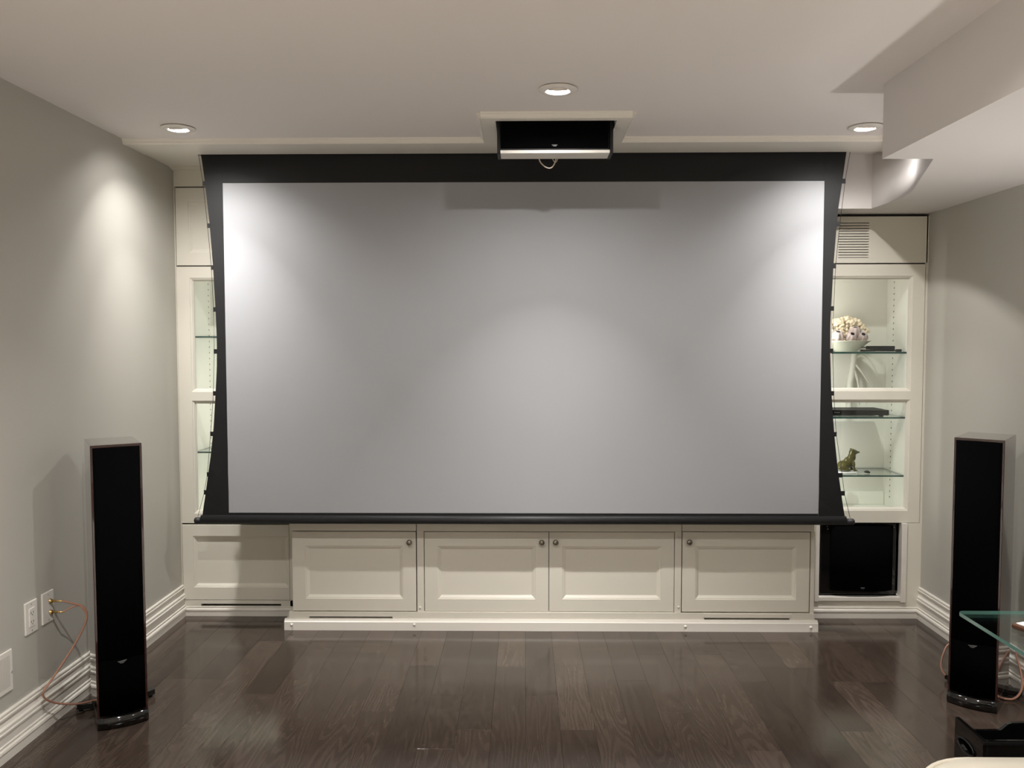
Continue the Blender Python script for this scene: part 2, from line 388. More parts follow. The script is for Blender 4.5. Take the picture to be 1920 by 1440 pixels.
for (lx, ly), lab, pw, tl, sp, bm_core, aim in zip(LIGHTS, ('recessed ceiling light next to the left wall', 'recessed ceiling light in front of the drop-down speaker', 'recessed ceiling light half hidden by the bulkhead',
        'recessed ceiling light ahead of the rug on the left', 'recessed ceiling light ahead of the rug beside the bulkhead', 'recessed ceiling light over the rug on the left', 'recessed ceiling light over the rug beside the bulkhead'),
        [LAMP_SIDE, LAMP_FRONT, LAMP_SIDE * .8] + [LAMP_NEAR * 1.5, LAMP_NEAR * .6, LAMP_ROOM * .85, LAMP_ROOM], [TILT * 1.15, TILT * 1.25, TILT] + [0] * 4, [114, LAMP_SPREAD, 114] + [120] * 4, [68, 60, 68] + [0] * 4, [-5, 0, -5] + [0] * 4):
    downlight(lx, ly, lab, pw, tilt=tl, spread=sp, beam=bm_core, aim=aim)

# ================================================================== drop-down centre speaker
t = thing('center_speaker', 'black speaker lowered out of the ceiling above the screen', 'speaker', (0.129, 3.47, 2.228))
MB().box(-.226, .226, 0.004, .11, .012, .40, .002).build('body', 'matte_black', t)
MB().box(-.222, .222, 0.0, .006, .020, .38, .002).build('grille', 'grille', t)
MB().box(-.224, .228, 0.0, .11, 0.0, .012).build('bottom_board', 'lamp_trim', t)
MB().box(-.238, -.224, -.002, .113, -.002, .40, .002).build('side_bracket', 'black', t)
MB().box(.228, .242, -.002, .113, -.002, .40, .002).build('side_bracket', 'black', t)
lg = MB().prism([(-.013, .034), (.013, .034), (.006, .027), (-.004, .027)], 'y', -.0015, .0005).build('logo_plate', 'badge', t)
text_part('Klipsch', .0085, (0, -.002, .0312), 'matte_black', lg)
pts = smooth_curve([(-.065, .10, .02), (-.058, .105, -.012), (-.035, .11, -.034), (-.012, .112, -.038), (.004, .11, -.02), (.012, .105, .01)], 6)
c1 = MB().tube(pts, .0028, 6).build('cable', 'beige_cable', t)
MB().tube(smooth_curve([(-.01, .113, .02), (.0, .114, -.008), (.012, .113, -.012), (.02, .112, .01)], 6), .002, 6).build('cable', 'beige_cable', t)

# ================================================================== projection screen
t = thing('projector_screen', 'large grey projection screen with black border hanging from the ceiling slot', 'screen', (0, DS, 0))
WX0, WX1, WZ0, WZ1 = -1.436, 1.423, 0.6165, 2.205
ns = 24
mb = MB(); g = []
for j in range(17):
    row_ = []
    for i in range(ns + 1):
        fx, fz = i / ns, j / 16
        xx = WX0 + (WX1 - WX0) * fx; zz = WZ0 + (WZ1 - WZ0) * fz
        edge = (abs(fx - .5) * 2) ** 10 * (1 - fz) ** 3
        row_.append(mb.bm.verts.new((xx, -.0012 + .0025 * math.sin(fz * 40 + fx * 9) * edge, zz)))
    g.append(row_)
for j in range(16):
    for i in range(ns):
        f = mb.bm.faces.new([g[j][i], g[j][i + 1], g[j + 1][i + 1], g[j + 1][i]]); f.smooth = True
mb.build('screen_surface', 'screen', t)
EL = [(-1.541, 2.36), (-1.538, 2.340), (-1.522, 2.214), (-1.503, 2.012), (-1.491, 1.816), (-1.483, 1.61), (-1.479, 1.451), (-1.482, 1.322), (-1.491, 1.193), (-1.503, 1.037), (-1.518, .907), (-1.535, .803), (-1.549, .711), (-1.568, .593)]
ER = [(1.527, 2.36), (1.524, 2.340), (1.509, 2.216), (1.489, 2.060), (1.474, 1.82), (1.466, 1.613), (1.464, 1.532), (1.466, 1.384), (1.474, 1.216), (1.488, 1.054), (1.496, .972), (1.515, .816), (1.529, .733), (1.543, .643), (1.553, .593)]
def edge_at(E, z):
    for (xa, za), (xb, zb) in zip(E, E[1:]):
        if za >= z >= zb: return xa + (xb - xa) * (za - z) / (za - zb)
    return E[-1][0] if z < E[-1][1] else E[0][0]
def border(name, cols):      # cols: functions giving x at z ; thin slab
    m_ = MB(); nz = 36; zs = [2.36 - (2.36 - .595) * k / nz for k in range(nz + 1)]
    f0 = []
    for z in zs:
        wob = .003 * math.sin(z * 23) * max(0, (1.0 - z)) * 1.5
        f0.append([m_.bm.verts.new((cols[0](z), .0005 - wob, z)), m_.bm.verts.new(((cols[0](z) + cols[1](z)) / 2, .0005 + wob, z)), m_.bm.verts.new((cols[1](z), .0005, z))])
    for a, b in zip(f0, f0[1:]):
        for k in range(2):
            m_.bm.faces.new([a[k], a[k + 1], b[k + 1], b[k]])
    o = m_.build(name, 'black_fabric', t)
    md = o.modifiers.new('thickness', 'SOLIDIFY'); md.thickness = .001
    return o
border('border', (lambda z: edge_at(EL, z), lambda z: WX0)); border('border', (lambda z: WX1, lambda z: edge_at(ER, z)))
MB().box(WX0, WX1, 0, .001, WZ1, 2.36).build('border', 'black_fabric', t)
MB().box(WX0, WX1, 0, .001, .595, WZ0).build('border', 'black_fabric', t)
MB().box(WX0, WX1, .001, .002, WZ0, WZ1).build('backing', 'black_fabric', t)
WL = [(-1.552, 2.355), (-1.532, 2.214), (-1.514, 2.012), (-1.499, 1.809), (-1.492, 1.605), (-1.493, 1.412), (-1.501, 1.201), (-1.515, 1.037), (-1.538, .808), (-1.555, .716), (-1.589, .597)]
WR = [(1.544, 2.355), (1.522, 2.216), (1.500, 2.003), (1.484, 1.815), (1.478, 1.603), (1.478, 1.402), (1.486, 1.2), (1.502, 1.003), (1.534, .804), (1.546, .718), (1.576, .597)]
for W_, E_ in ((WL, EL), (WR, ER)):
    MB().tube([(a, .0, b) for a, b in W_], .0011, 6).build('tension_wire', 'black', t)
    for zt_ in (2.204, 2.004, 1.805, 1.604, 1.402, 1.199, 1.002, .804, .716):
        xa, xb = edge_at(W_, zt_), edge_at(E_, zt_); s_ = 1 if xb > xa else -1
        MB().box(min(xa - s_ * .002, xb + s_ * .004), max(xa - s_ * .002, xb + s_ * .004), -.0016, .0016, zt_ - .011, zt_ + .011, .0006).build('tab', 'black_fabric', t)
mb = MB()
prof = []
for k in range(20):
    a = 2 * PI * k / 20; prof.append((.017 * math.sin(a) * (1.0), .5835 + .0215 * -math.cos(a)))
mb.prism(prof, 'x', -1.572, 1.556, smooth=range(20)); mb.build('bottom_bar', 'bar', t)
for xa, xb in ((-1.606, -1.570), (1.554, 1.597)):
    m_ = MB(); c = (0, .001, .5775)
    pr = [(.0, xa), (.010, xa), (.0145, xa + .004), (.0155, xa + .009), (.0155, xb)] if xa < 0 else [(.0155, xa), (.0155, xb - .009), (.0145, xb - .004), (.010, xb), (.0, xb)]
    m_.lathe(pr, c, 20, 'x'); m_.build('end_cap', 'bar', t)

# ================================================================== built-in cabinets
def panel_door(parent, x0, x1, z0, z1, y, ins, th=.02, knob=None, name='door', mat='cab'):
    """frame with a stepped moulding around a recessed flat panel"""
    i0, i1, i2, i3 = ins   # left, right, bottom, top insets of the moulding
    m_ = MB()
    o = [(x0, z0), (x1, z0), (x1, z1), (x0, z1)]
    def ringv(l, r, b, tp, yy): return [m_.bm.verts.new(p) for p in ((x0 + l, yy, z0 + b), (x1 - r, yy, z0 + b), (x1 - r, yy, z1 - tp), (x0 + l, yy, z1 - tp))]
    e = .0015
    rs = [ringv(0, 0, 0, 0, y + th), ringv(0, 0, 0, 0, y + e), ringv(e, e, e, e, y), ringv(i0, i1, i2, i3, y)]
    for dd, yy in ((.002, .0035), (.006, .004), (.012, .0085), (.017, .0120), (.019, .0130)): rs.append(ringv(i0 + dd, i1 + dd, i2 + dd, i3 + dd, y + yy))
    for a, b in zip(rs, rs[1:]):
        for k in range(4): m_.bm.faces.new([a[k], a[(k + 1) % 4], b[(k + 1) % 4], b[k]])
    m_.bm.faces.new(rs[0])
    d = m_.build(name, mat, parent)
    q = .0185
    MB().box(x0 + i0 + q, x1 - i1 - q, y + .013, y + .018, z0 + i2 + q, z1 - i3 - q).build('panel', mat, d)
    if knob:
        kx, kz = knob
        MB().lathe([(.0, -.027), (.008, -.0268), (.0125, -.0245), (.0142, -.021), (.0138, -.018), (.010, -.0145), (.006, -.012), (.0055, -.004), (.0085, -.001), (.0085, .001)], (kx, y, kz), 24, 'y').build('knob', 'nickel', d)
    return d
def pin_holes(parent, x, y, z0, z1, step, nx):
    m_ = MB(); z = z0
    while z < z1:
        m_.lathe([(.0, nx * .0006), (.0045, nx * .0006)], (x, y, z), 8, 'x'); z += step
    o = m_.build('shelf_pin_holes', 'slot', parent); o['kind'] = 'stuff'; return o
def glass_shelf(parent, x0, x1, y0, y1, z, th=.008):
    m_ = MB(); m_.mi = 0; m_.poly([(x0, y0, z), (x1, y0, z), (x1, y1, z), (x0, y1, z)]); m_.poly([(x0, y0, z - th), (x0, y1, z - th), (x1, y1, z - th), (x1, y0, z - th)])
    m_.mi = 1
    for a, b in (((x0, y0), (x1, y0)), ((x1, y0), (x1, y1)), ((x1, y1), (x0, y1)), ((x0, y1), (x0, y0))):
        m_.poly([(a[0], a[1], z - th), (b[0], b[1], z - th), (b[0], b[1], z), (a[0], a[1], z)])
    return m_.build('glass_shelf', ['shelf_glass', 'glass_edge'], parent)
def glass_door(parent, x0, x1, z0, z1, y, ox0, ox1, upper, lower, th=.022):
    """one leaf with two panes; upper/lower are (z0, z1) of the openings inside their mouldings"""
    mo = .016
    m_ = MB()
    a0, a1 = ox0 - mo, ox1 + mo
    m_.box(x0, a0, y, y + th, z0, z1); m_.box(a1, x1, y, y + th, z0, z1)
    m_.box(a0, a1, y, y + th, z0, lower[0] - mo); m_.box(a0, a1, y, y + th, lower[1] + mo, upper[0] - mo); m_.box(a0, a1, y, y + th, upper[1] + mo, z1)
    d = m_.build('glass_door', 'cab', parent)
    for lo, hi in (upper, lower):
        m2 = MB(); rings_mesh(m2, a0, a1, lo - mo, hi + mo, [(0, y), (.002, y + .003), (.008, y + .005), (.014, y + .011), (.016, y + .013), (.016, y + .02)], cap=False)
        m2.build('moulding', 'cab', d)
        MB().box(ox0 - .004, ox1 + .004, y + .0135, y + .0175, lo - .004, hi + .004).build('pane', 'pane', d)
    return d
Y0, Y1 = D, 4.595
def fill_strip(parent, x, y, z0, z1, side):
    """slim unseen light bar added behind the door stile to brighten the inside"""
    p = MB().box(x - .005, x + .005, y - .005, y + .005, z0, z1, .001).build('fill_strip', 'lamp_trim', parent)
    ld = bpy.data.lights.new('strip_fill', 'AREA'); ld.shape = 'RECTANGLE'; ld.size = .008; ld.size_y = z1 - z0; ld.energy = FILL_STRIP; ld.color = LAMP_COL
    lo = bpy.data.objects.new('strip_fill', ld); C.objects.link(lo); lo.parent = p; lo.location = (x + side * .0065, y + .0065, (z0 + z1) / 2)
    lo.rotation_euler = Vector((side * .75, .66, 0)).to_track_quat('-Z', 'Y').to_euler()

# ---- tall cabinet, left
t = thing('tall_cabinet', 'tall white glass-door cabinet against the left wall', 'cabinet', (0, 0, 0), 0, 'tall built-in cabinets')
xr = -1.172
mb = MB()
mb.box(XL, -1.738, Y0 + .022, Y1, 0.0, ZC).box(xr - .05, xr, Y0 + .022, Y1, 0.0, ZC)                  # sides
mb.box(-1.738, xr - .05, Y1 - .012, Y1, 0.0, ZC)                                                       # back
mb.box(-1.738, xr - .05, Y0 + .022, Y1 - .012, .515, .545).box(-1.738, xr - .05, Y0 + .022, Y1 - .012, 1.80, 1.83)
mb.build('carcass', 'cabin', t)
mb = MB(); mb.box(XL, xr, Y0, Y0 + .022, 2.2485, ZC, .001); mb.build('top_filler', 'cab', t)
mb = MB(); mb.box(XL, -1.8005, Y0, Y0 + .022, .02, 2.2485); mb.build('side_filler', 'cab', t)
panel_door(t, -1.797, -1.234, 1.8435, 2.2425, Y0, (.065, .065, .065, .072), name='upper_door')
glass_door(t, -1.799, -1.234, .4955, 1.8375, Y0, -1.716, -1.312, (1.203, 1.763), (.563, 1.125))
panel_door(t, -1.799, -1.234, .0855, .4870, Y0, (.058, .006, .067, .060), name='lower_panel')
mb = MB(); mb.box(-1.234 + .002, xr, Y0, Y0 + .022, .0, 2.2485); mb.build('stile', 'cab', t)
# dark recess lines behind the joints
for z_, z2_ in ((1.832, 1.85), (2.236, 2.25), (.484, .499)): MB().box(-1.7995, -1.2335, Y0 + .014, Y0 + .0215, z_, z2_).build('joint', 'dark', t)
mb = MB()
mb.box(-1.8045, -1.706, Y0, Y0 + .022, .0, .0835).box(-1.281, xr, Y0, Y0 + .022, .0, .0835).box(-1.706, -1.281, Y0, Y0 + .022, .0, .0505).box(-1.706, -1.281, Y0, Y0 + .022, .0645, .0835)
mb.build('toe_board', 'cab', t)
MB().box(-1.71, -1.277, Y0 + .018, Y0 + .021, .046, .07).build('vent_slot', 'dark', t)
BLOW = [(.0005, .060), (.003, .058), (.003, .052), (.001, .049), (.0075, .044), (.009, .036), (.0055, .033), (.0055, 0), (.0005, 0)]
MB().prism([(Y0 - a, b * .86) for a, b in BLOW], 'x', XL + .018, xr).build('base_moulding', 'trim', t)
fill_strip(t, -1.240, 4.318, .57, 1.78, -1); glass_shelf(t, -1.736, -1.224, 4.330, 4.58, 1.478); glass_shelf(t, -1.736, -1.224, 4.330, 4.58, .868)
pin_holes(t, -1.738, 4.555, .60, 1.77, .0315, 1); pin_holes(t, -1.738, 4.345, .60, 1.77, .0315, 1)

# ---- tall cabinet, right
t = thing('tall_cabinet', 'tall white glass-door cabinet with vent and subwoofer niche near the right wall', 'cabinet', (0, 0, 0), 0, 'tall built-in cabinets')
xl = 1.452; ZT = ZB - .006
mb = MB()
mb.box(xl, 1.53, Y0 + .022, Y1, .0, ZT).box(1.9965, 2.068, Y0 + .022, Y1, .0, ZT).box(1.53, 1.9965, Y1 - .012, Y1, .0, ZT)
mb.box(1.53, 1.9965, Y0 + .022, Y1 - .012, .515, .545).box(1.53, 1.9965, Y0 + .022, Y1 - .012, 1.80, 1.83).box(1.53, 1.9965, Y0 + .022, Y1 - .012, .09, .113)
mb.build('carcass', 'cabin', t)
MB().box(1.531, 1.9955, 4.566, 4.5825, .545, .62, .002).build('back_rail', 'cabin', t)
# upper panel with the slotted vent
GX0, GX1, GZ0, GZ1 = 1.612, 1.767, 1.8745, 2.053
mb = MB(); yv = Y0 + .0
mb.box(xl, GX0, yv, yv + .022, 1.8485, ZT - .008).box(GX1, 2.0665, yv, yv + .022, 1.8485, ZT - .008).box(GX0, GX1, yv, yv + .022, 1.8485, GZ0).box(GX0, GX1, yv, yv + .022, GZ1, ZT - .008)
vp = mb.build('vent_panel', 'cab', t)
pitch = (GZ1 - GZ0 - .0032) / 13
for k in range(13):
    z_ = GZ0 + .0032 + k * pitch
    MB().box(GX0, GX1, yv + .0002, yv + .02, z_, z_ + pitch - .0043).build('slat', 'cab', vp)
MB().box(GX0 - .002, GX1 + .002, yv + .0205, yv + .0215, GZ0 - .002, GZ1 + .002).build('vent_backing', 'dark', vp)
glass_door(t, 1.515, 2.0575, .505, 1.8415, Y0, 1.592, 1.981, (1.207, 1.766), (.584, 1.131))
MB().box(2.0605, XR, Y0, Y0 + .022, 1.8485, ZT - .008).box(2.0605, XR, Y0, Y0 + .022, .503, 1.8485).box(1.9985, XR, Y0, Y0 + .022, .0, .503).box(xl, 1.520, Y0, Y0 + .022, .0, 1.8485).box(1.520, 1.9985, Y0, Y0 + .022, .0, .090).build('face_frame', 'cab', t)
for a_ in ((1.51, 2.064, Y0 + .012, Y0 + .0215, 1.838, 1.852), (1.50, 2.067, Y0 + .010, Y0 + .0215, ZT - .012, ZT + .004), (2.0555, 2.064, Y0 + .012, Y0 + .0215, .50, 1.838)): MB().box(*a_).build('joint', 'dark', t)
MB().box(1.520, 1.541, Y0 - .012, Y0 + .03, .090, .503, .0015).build('niche_casing', 'trim', t)
MB().box(1.966, 1.9945, Y0 - .010, Y0 + .03, .086, .503, .0015).build('niche_casing', 'trim', t)
MB().box(1.541, 1.966, Y0 - .008, Y0 + .16, .092, .113, .0015).build('niche_sill', 'trim', t)
MB().box(1.52, 1.53, Y0 + .02, Y1 - .012, .113, .515).box(1.9965, 1.998, Y0 + .03, Y1 - .012, .113, .515).box(1.53, 1.9965, 4.570, 4.5825, .113, .515).box(1.53, 1.9965, Y0 + .024, 4.57, .506, .515).build('niche_lining', 'matte_black', t)
MB().prism([(Y0 - a, b) for a, b in BLOW], 'x', xl, XR - .018).build('base_moulding', 'trim', t)
fill_strip(t, 1.540, 4.318, .57, 1.78, 1)
for zz, th in ((1.393, .010), (1.052, .008), (.746, .008)): glass_shelf(t, 1.532, 1.9945, 4.330, 4.58, zz, th)
pin_holes(t, 1.9965, 4.50, .60, 1.77, .0315, -1)

# ---- low cabinets below the screen
YF = DC
def low_cabinet(x0, x1, label, frame, doors):
    t = thing('low_cabinet', label, 'cabinet', (0, 0, 0), 0, 'low cabinets under the screen')
    zt = .552
    MB().box(x0, x0 + .018, YF + .022, Y1, .089, zt).box(x1 - .018, x1, YF + .022, Y1, .089, zt).box(x0 + .018, x1 - .018, Y1 - .012, Y1, .089, zt).box(x0 + .018, x1 - .018, YF + .022, Y1 - .012, .089, .104).build('carcass', 'cab', t)
    MB().box(x0 + .001, x1 - .001, YF + .0205, YF + .0218, .086, zt).build('joint', 'dark', t)
    for args in frame: MB().box(*args, .0008).build('rail' if args[1] - args[0] > .1 else 'stile', 'cab', t)
    for (a, b, z0, z1, ins, knob) in doors: panel_door(t, a, b, z0, z1, YF, ins, knob=knob)
    return t
I = (.066, .066, .062, .072)
low_cabinet(-1.168, -.5385, 'low white single-door cabinet left of the double doors', [(-1.168, -.5385, YF, YF + .02, .5005, .552)], [(-1.164, -.5400, .0925, .4965, I, (-.571, .446))])
low_cabinet(-.5345, .7885, 'low white two-door cabinet in the middle under the screen', [(-.5345, .7885, YF - .002, YF + .02, .4995, .552), (-.5345, -.5000, YF - .002, YF + .02, .0884, .4995), (.7555, .7885, YF - .002, YF + .02, .0884, .4995), (-.50, .7555, YF - .002, YF + .02, .0884, .0912)],
            [(-.4970, .1255, .0925, .4960, I, (.091, .447)), (.1285, .7530, .0935, .4965, I, (.160, .448))])
low_cabinet(.7915, 1.452, 'low white single-door cabinet right of the double doors', [(.7915, 1.448, YF, YF + .02, .5015, .552), (1.4325, 1.452, YF, YF + .02, .0884, .5015)], [(.7935, 1.4275, .0940, .4980, I, (.825, .451))])
w = MB().box(-1.169, 1.451, YF - .012, Y1, .553, .578, .003).build('worktop', 'cab'); tag(w, 'white worktop above the low cabinets, behind the screen bar', 'worktop')

# ---- plinth with vent slots and screw caps
t = thing('plinth', 'white moulded plinth on the floor under the low cabinets', 'plinth')
yp = YF - .020
mb = MB()
SL = ((-1.081, -.660, .0555, .0655), (.905, 1.331, .0545, .0645))
xs = [-1.183, SL[0][0], SL[0][1], SL[1][0], SL[1][1], 1.4525]
for k in range(5):
    a, b = xs[k], xs[k + 1]
    if k in (1, 3):
        s_ = SL[(k - 1) // 2]; mb.box(a, b, YF - .006, YF + .016, .045, s_[2]).box(a, b, YF - .006, YF + .016, s_[3], .088)
    else: mb.box(a, b, YF - .006, YF + .016, .045, .088)
mb.build('vent_board', 'cab', t)
for s_ in SL: MB().box(s_[0] - .003, s_[1] + .003, YF + .0165, YF + .019, s_[2] - .004, s_[3] + .004).build('vent_slot', 'dark', t)
MB().box(.897, 1.339, YF - .0085, YF - .005, .0665, .0872, .001).build('slot_cover', 'cab', t)
BB = [(YF, .056), (YF - .010, .056), (YF - .011, .052), (YF - .014, .051), (YF - .016, .046), (YF - .021, .042), (YF - .021, .0), (YF, .0)]
MB().prism(BB, 'x', -1.203, 1.468).build('base_board', 'trim', t)
MB().box(-1.203, -1.183, YF, Y0 - .005, .0, .05).build('return_board', 'trim', t); MB().box(1.4525, 1.468, YF, Y0 - .012, .0, .05).build('return_board', 'trim', t)
for (a, b) in ((-1.165, .028), (-.548, .030), (.808, .026), (1.431, .024)):
    MB().ball((a, YF - .0215, b), .0075, 2, (1, .7, 1)).build('screw_cap', 'trim', t)
for (a, b) in ((-.520, .112), (.776, .119), (.776, .481)):
    o = MB().ball((a, YF - .003, b), .0065, 2, (1, .7, 1)).build('screw_cap', 'trim'); o.parent = [q for q in C.objects if q.name.startswith('low_cabinet.001') and q.parent is None][0]

# ================================================================== subwoofer in the niche
t = thing('subwoofer', 'glossy black subwoofer in the niche of the right cabinet', 'speaker', (1.755, 4.31, .1135))
MB().box(-.2, .2, .0, .24, .0, .385, .008, 2).build('body', 'gloss_black', t)
m_ = MB(); nx_ = 12; rows = []
for j in range(3):
    pass
pts = []
for k in range(nx_ + 1):
    u_ = -1 + 2 * k / nx_; pts.append((.162 * u_ + .016, -.036 + .030 * abs(u_) ** 3.0))
pts += [(.178, .0), (-.146, .0)]
m_.prism(pts, 'z', .030, .372, smooth=range(nx_)); m_.build('grille', 'grille', t)
for a, b in ((-.165, .366), (-.162, .352), (.182, .362)): MB().ball((a, -.003, b), .0035, 1).build('grille_peg', 'silver', t)
lg = MB().prism([(-.012, .053), (.012, .053), (.007, .045), (-.006, .045)], 'y', -.0385, -.035).build('logo_plate', 'badge', t); lg.location = (.012, 0, 0)
text_part('Klipsch', .008, (0, -.039, .0497), 'matte_black', lg)

# ================================================================== things behind the glass
SH = 1.393
t = thing('decor_bowl', 'wide pale boat-shaped bowl on the upper glass shelf', 'bowl', (1.715, 4.43, SH))
MB().lathe([(.0, .0), (.055, .0), (.060, .004), (.118, .050), (.130, .056), (.128, .058), (.114, .052), (.056, .010), (.0, .010)], (0, 0, 0), 40, 'z', 1.0, .72).build('shell', 'bowl', t)
def blob(name, parts, mat, label, cat, loc, vox=.006, group=None, cones=()):
    m_ = MB()
    for c, r, s_ in parts: m_.ball(c, r, 2, s_)
    o = m_.build(name, mat, None, loc)
    md = o.modifiers.new('fuse', 'REMESH'); md.mode = 'VOXEL'; md.voxel_size = vox; md.use_smooth_shade = True
    sm = o.modifiers.new('soft', 'SMOOTH'); sm.iterations = 2
    return tag(o, label, cat, group) if label else o
rc = random.Random(3)
parts = []
for k in range(22):
    u_ = -1 + 2 * (k % 11) / 10 + rc.uniform(-.06, .06); back = k // 11
    hx = .108 * u_ * (.85 if back else 1.0); top = .055 + .082 * max(0.0, 1 - (u_ * .92) ** 2) ** .5 * rc.uniform(.86, 1.08) + .012 * back
    by_ = .012 + .03 * back + rc.uniform(-.006, .006); n_ = 7
    for q in range(n_ + 1):
        f_ = q / n_; parts.append(((hx * (.35 + .65 * f_), by_, .0 + top * f_), .0085 + (.0045 if q == n_ else 0), (1, 1, 1)))
    for q in range(3):
        a_ = rc.uniform(0, 2 * PI); parts.append(((hx + .009 * math.cos(a_), by_ - .006, top - .010 + .009 * math.sin(a_)), .0075, (1, 1, 1)))
blob('coral', parts, 'coral', 'cream branching coral cluster piled in the boat-shaped bowl', 'ornament', (1.728, 4.445, SH + .034), .003)
for k, (bx_, bz_, by_, r_, tilt, lab) in enumerate(((-.048, .055, -.036, .033, -.45, 'pinkish barnacle shell at the left end of the bowl'), (.020, .052, -.046, .030, -.85, 'barnacle shell with round dark mouth in the middle of the bowl'), (.082, .050, -.034, .030, -.85, 'barnacle shell with dark mouth at the right of the bowl'), (.050, .078, -.018, .032, -.35, 'upright pale barnacle shell behind the other barnacles'))):
    b_ = thing('barnacle', lab, 'shell', (1.705 + bx_, 4.43 + by_, SH + bz_ + .024), 0, 'barnacle shells in the bowl')
    b_.rotation_euler = (-tilt, 0, 0)
    pr = [(r_ * .5, -r_ * .75), (r_ * .95, -r_ * .45), (r_, -.1 * r_), (r_ * .82, r_ * .45), (r_ * .48, r_ * .95), (r_ * .36, r_ * .92), (r_ * .30, r_ * .5), (0, r_ * .45)]
    m_ = MB(); m_.lathe(pr, (0, 0, 0), 42)
    for v in m_.bm.verts:
        a = math.atan2(v.co.y, v.co.x); k_ = 1 + .12 * math.cos(7 * a); v.co.x *= k_; v.co.y *= k_
    m_.build('shell', 'barnacle', b_)
    MB().lathe([(0, r_ * .86), (r_ * .37, r_ * .86)], (0, 0, 0), 14).build('mouth', 'matte_black', b_)
t = thing('media_box', 'small black box on the upper glass shelf beside the bowl', 'electronics', (1.885, 4.40, SH))
MB().box(-.058, .058, -.045, .045, .002, .030, .002).build('case', 'matte_black', t)
MB().tube(smooth_curve([(-.052, .02, .016), (-.075, .01, .022), (-.10, 0, .022), (-.125, -.005, .014)], 6), .003, 6).build('cord', 'black', t)
t = thing('small_adapter', 'tiny black adapter at the right end of the upper glass shelf', 'electronics', (1.972, 4.38, SH))
MB().box(-.012, .012, -.015, .015, .0, .013, .003).build('case', 'matte_black', t); MB().tube(smooth_curve([(-.012, 0, .006), (-.03, .01, .003), (-.05, .03, .003)], 5), .002, 6).build('cord', 'black', t)
t = thing('flat_device', 'thin silver and black device lying between the bowl and black box', 'electronics', (1.822, 4.40, SH))
MB().box(-.035, .035, -.02, .02, .001, .010, .003).build('case', 'matte_black', t); MB().box(-.034, .034, -.0195, .0195, .010, .0115, .0005).build('face', 'silver', t)
t = thing('disc_player', 'slim black disc player on the middle glass shelf', 'electronics', (1.712, 4.335, 1.052))
MB().box(-.2, .2, .006, .19, .008, .036, .003).build('case', 'matte_black', t)
MB().box(-.2, .2, .0, .008, .008, .037, .003).build('front', 'gloss_black', t)
for a in (-.17, .17):
    for b in (.03, .17): MB().lathe([(.012, .0), (.012, .009)], (a, b, 0), 12).build('foot', 'black', t)
text_part('Panasonic', .0075, (-.072, -.0006, .0245), 'silver', t)
# white curved shape added for the pale bands below the upper shelf
t = thing('branch_shape', 'added white curved branching shape under the upper glass shelf', 'ornament', (1.72, 4.42, 1.052))
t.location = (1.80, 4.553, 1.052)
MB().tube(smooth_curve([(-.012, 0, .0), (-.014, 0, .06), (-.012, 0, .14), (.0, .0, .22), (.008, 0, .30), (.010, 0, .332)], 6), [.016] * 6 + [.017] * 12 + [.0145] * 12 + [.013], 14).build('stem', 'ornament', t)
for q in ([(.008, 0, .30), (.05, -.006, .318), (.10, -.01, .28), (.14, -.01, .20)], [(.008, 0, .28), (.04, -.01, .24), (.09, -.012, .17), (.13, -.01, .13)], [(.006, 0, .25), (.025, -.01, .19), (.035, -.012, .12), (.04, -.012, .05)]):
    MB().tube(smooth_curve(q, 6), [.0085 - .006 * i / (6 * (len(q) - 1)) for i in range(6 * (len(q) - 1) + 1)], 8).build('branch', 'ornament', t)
# frog-like figure
FZ = .746
parts = [((-.020, 0, .030), .028, (1.25, .9, .85)), ((.0, 0, .045), .025, (1.0, .85, 1.1)), ((.014, 0, .068), .020, (1, .85, 1.25)), ((.020, 0, .092), .0185, (1.15, .95, .85)), ((.036, 0, .092), .011, (1.5, 1.1, .6)),
         ((.014, -.012, .104), .0065, (1, 1, 1)), ((.014, .012, .104), .0065, (1, 1, 1)),
         ((-.034, -.018, .018), .017, (1.4, .7, .8)), ((-.034, .018, .018), .017, (1.4, .7, .8)), ((-.012, -.024, .008), .009, (2.0, .9, .7)), ((-.012, .024, .008), .009, (2, .9, .7)),
         ((.018, -.016, .034), .008, (.9, .9, 2.4)), ((.020, -.017, .012), .0065, (1, 1, 2)), ((.018, .016, .034), .008, (.9, .9, 2.4)), ((.020, .017, .012), .0065, (1, 1, 2)), ((.028, -.018, .005), .006, (1.6, 1.1, .6)), ((.028, .018, .005), .006, (1.6, 1.1, .6))]
blob('animal_figurine', [((c[0] * 1.15, c[1] * 1.15, c[2] * 1.1), r * 1.12, s_) for c, r, s_ in parts], 'frog', 'shiny olive green animal figurine on the lowest glass shelf', 'figurine', (1.735, 4.41, FZ + .010), .0035)
o = MB().box(-.06, .035, -.04, .05, .0, .009, .003).build('white_slab', 'paper', None, (1.725, 4.41, FZ)); o.rotation_euler = (0, 0, .3); tag(o, 'small white slab under the olive green animal figurine', 'ornament')
t = thing('small_tool', 'small steel and black tool beside the olive green figurine', 'tool', (1.805, 4.39, FZ), -.25)
MB().tube([(-.03, 0, .006), (-.01, 0, .008), (.008, 0, .009)], .0035, 8).build('shaft', 'silver', t); MB().tube([(.006, 0, .009), (.02, 0, .010), (.034, 0, .006)], [.005, .008, .005], 8).build('handle', 'black', t)

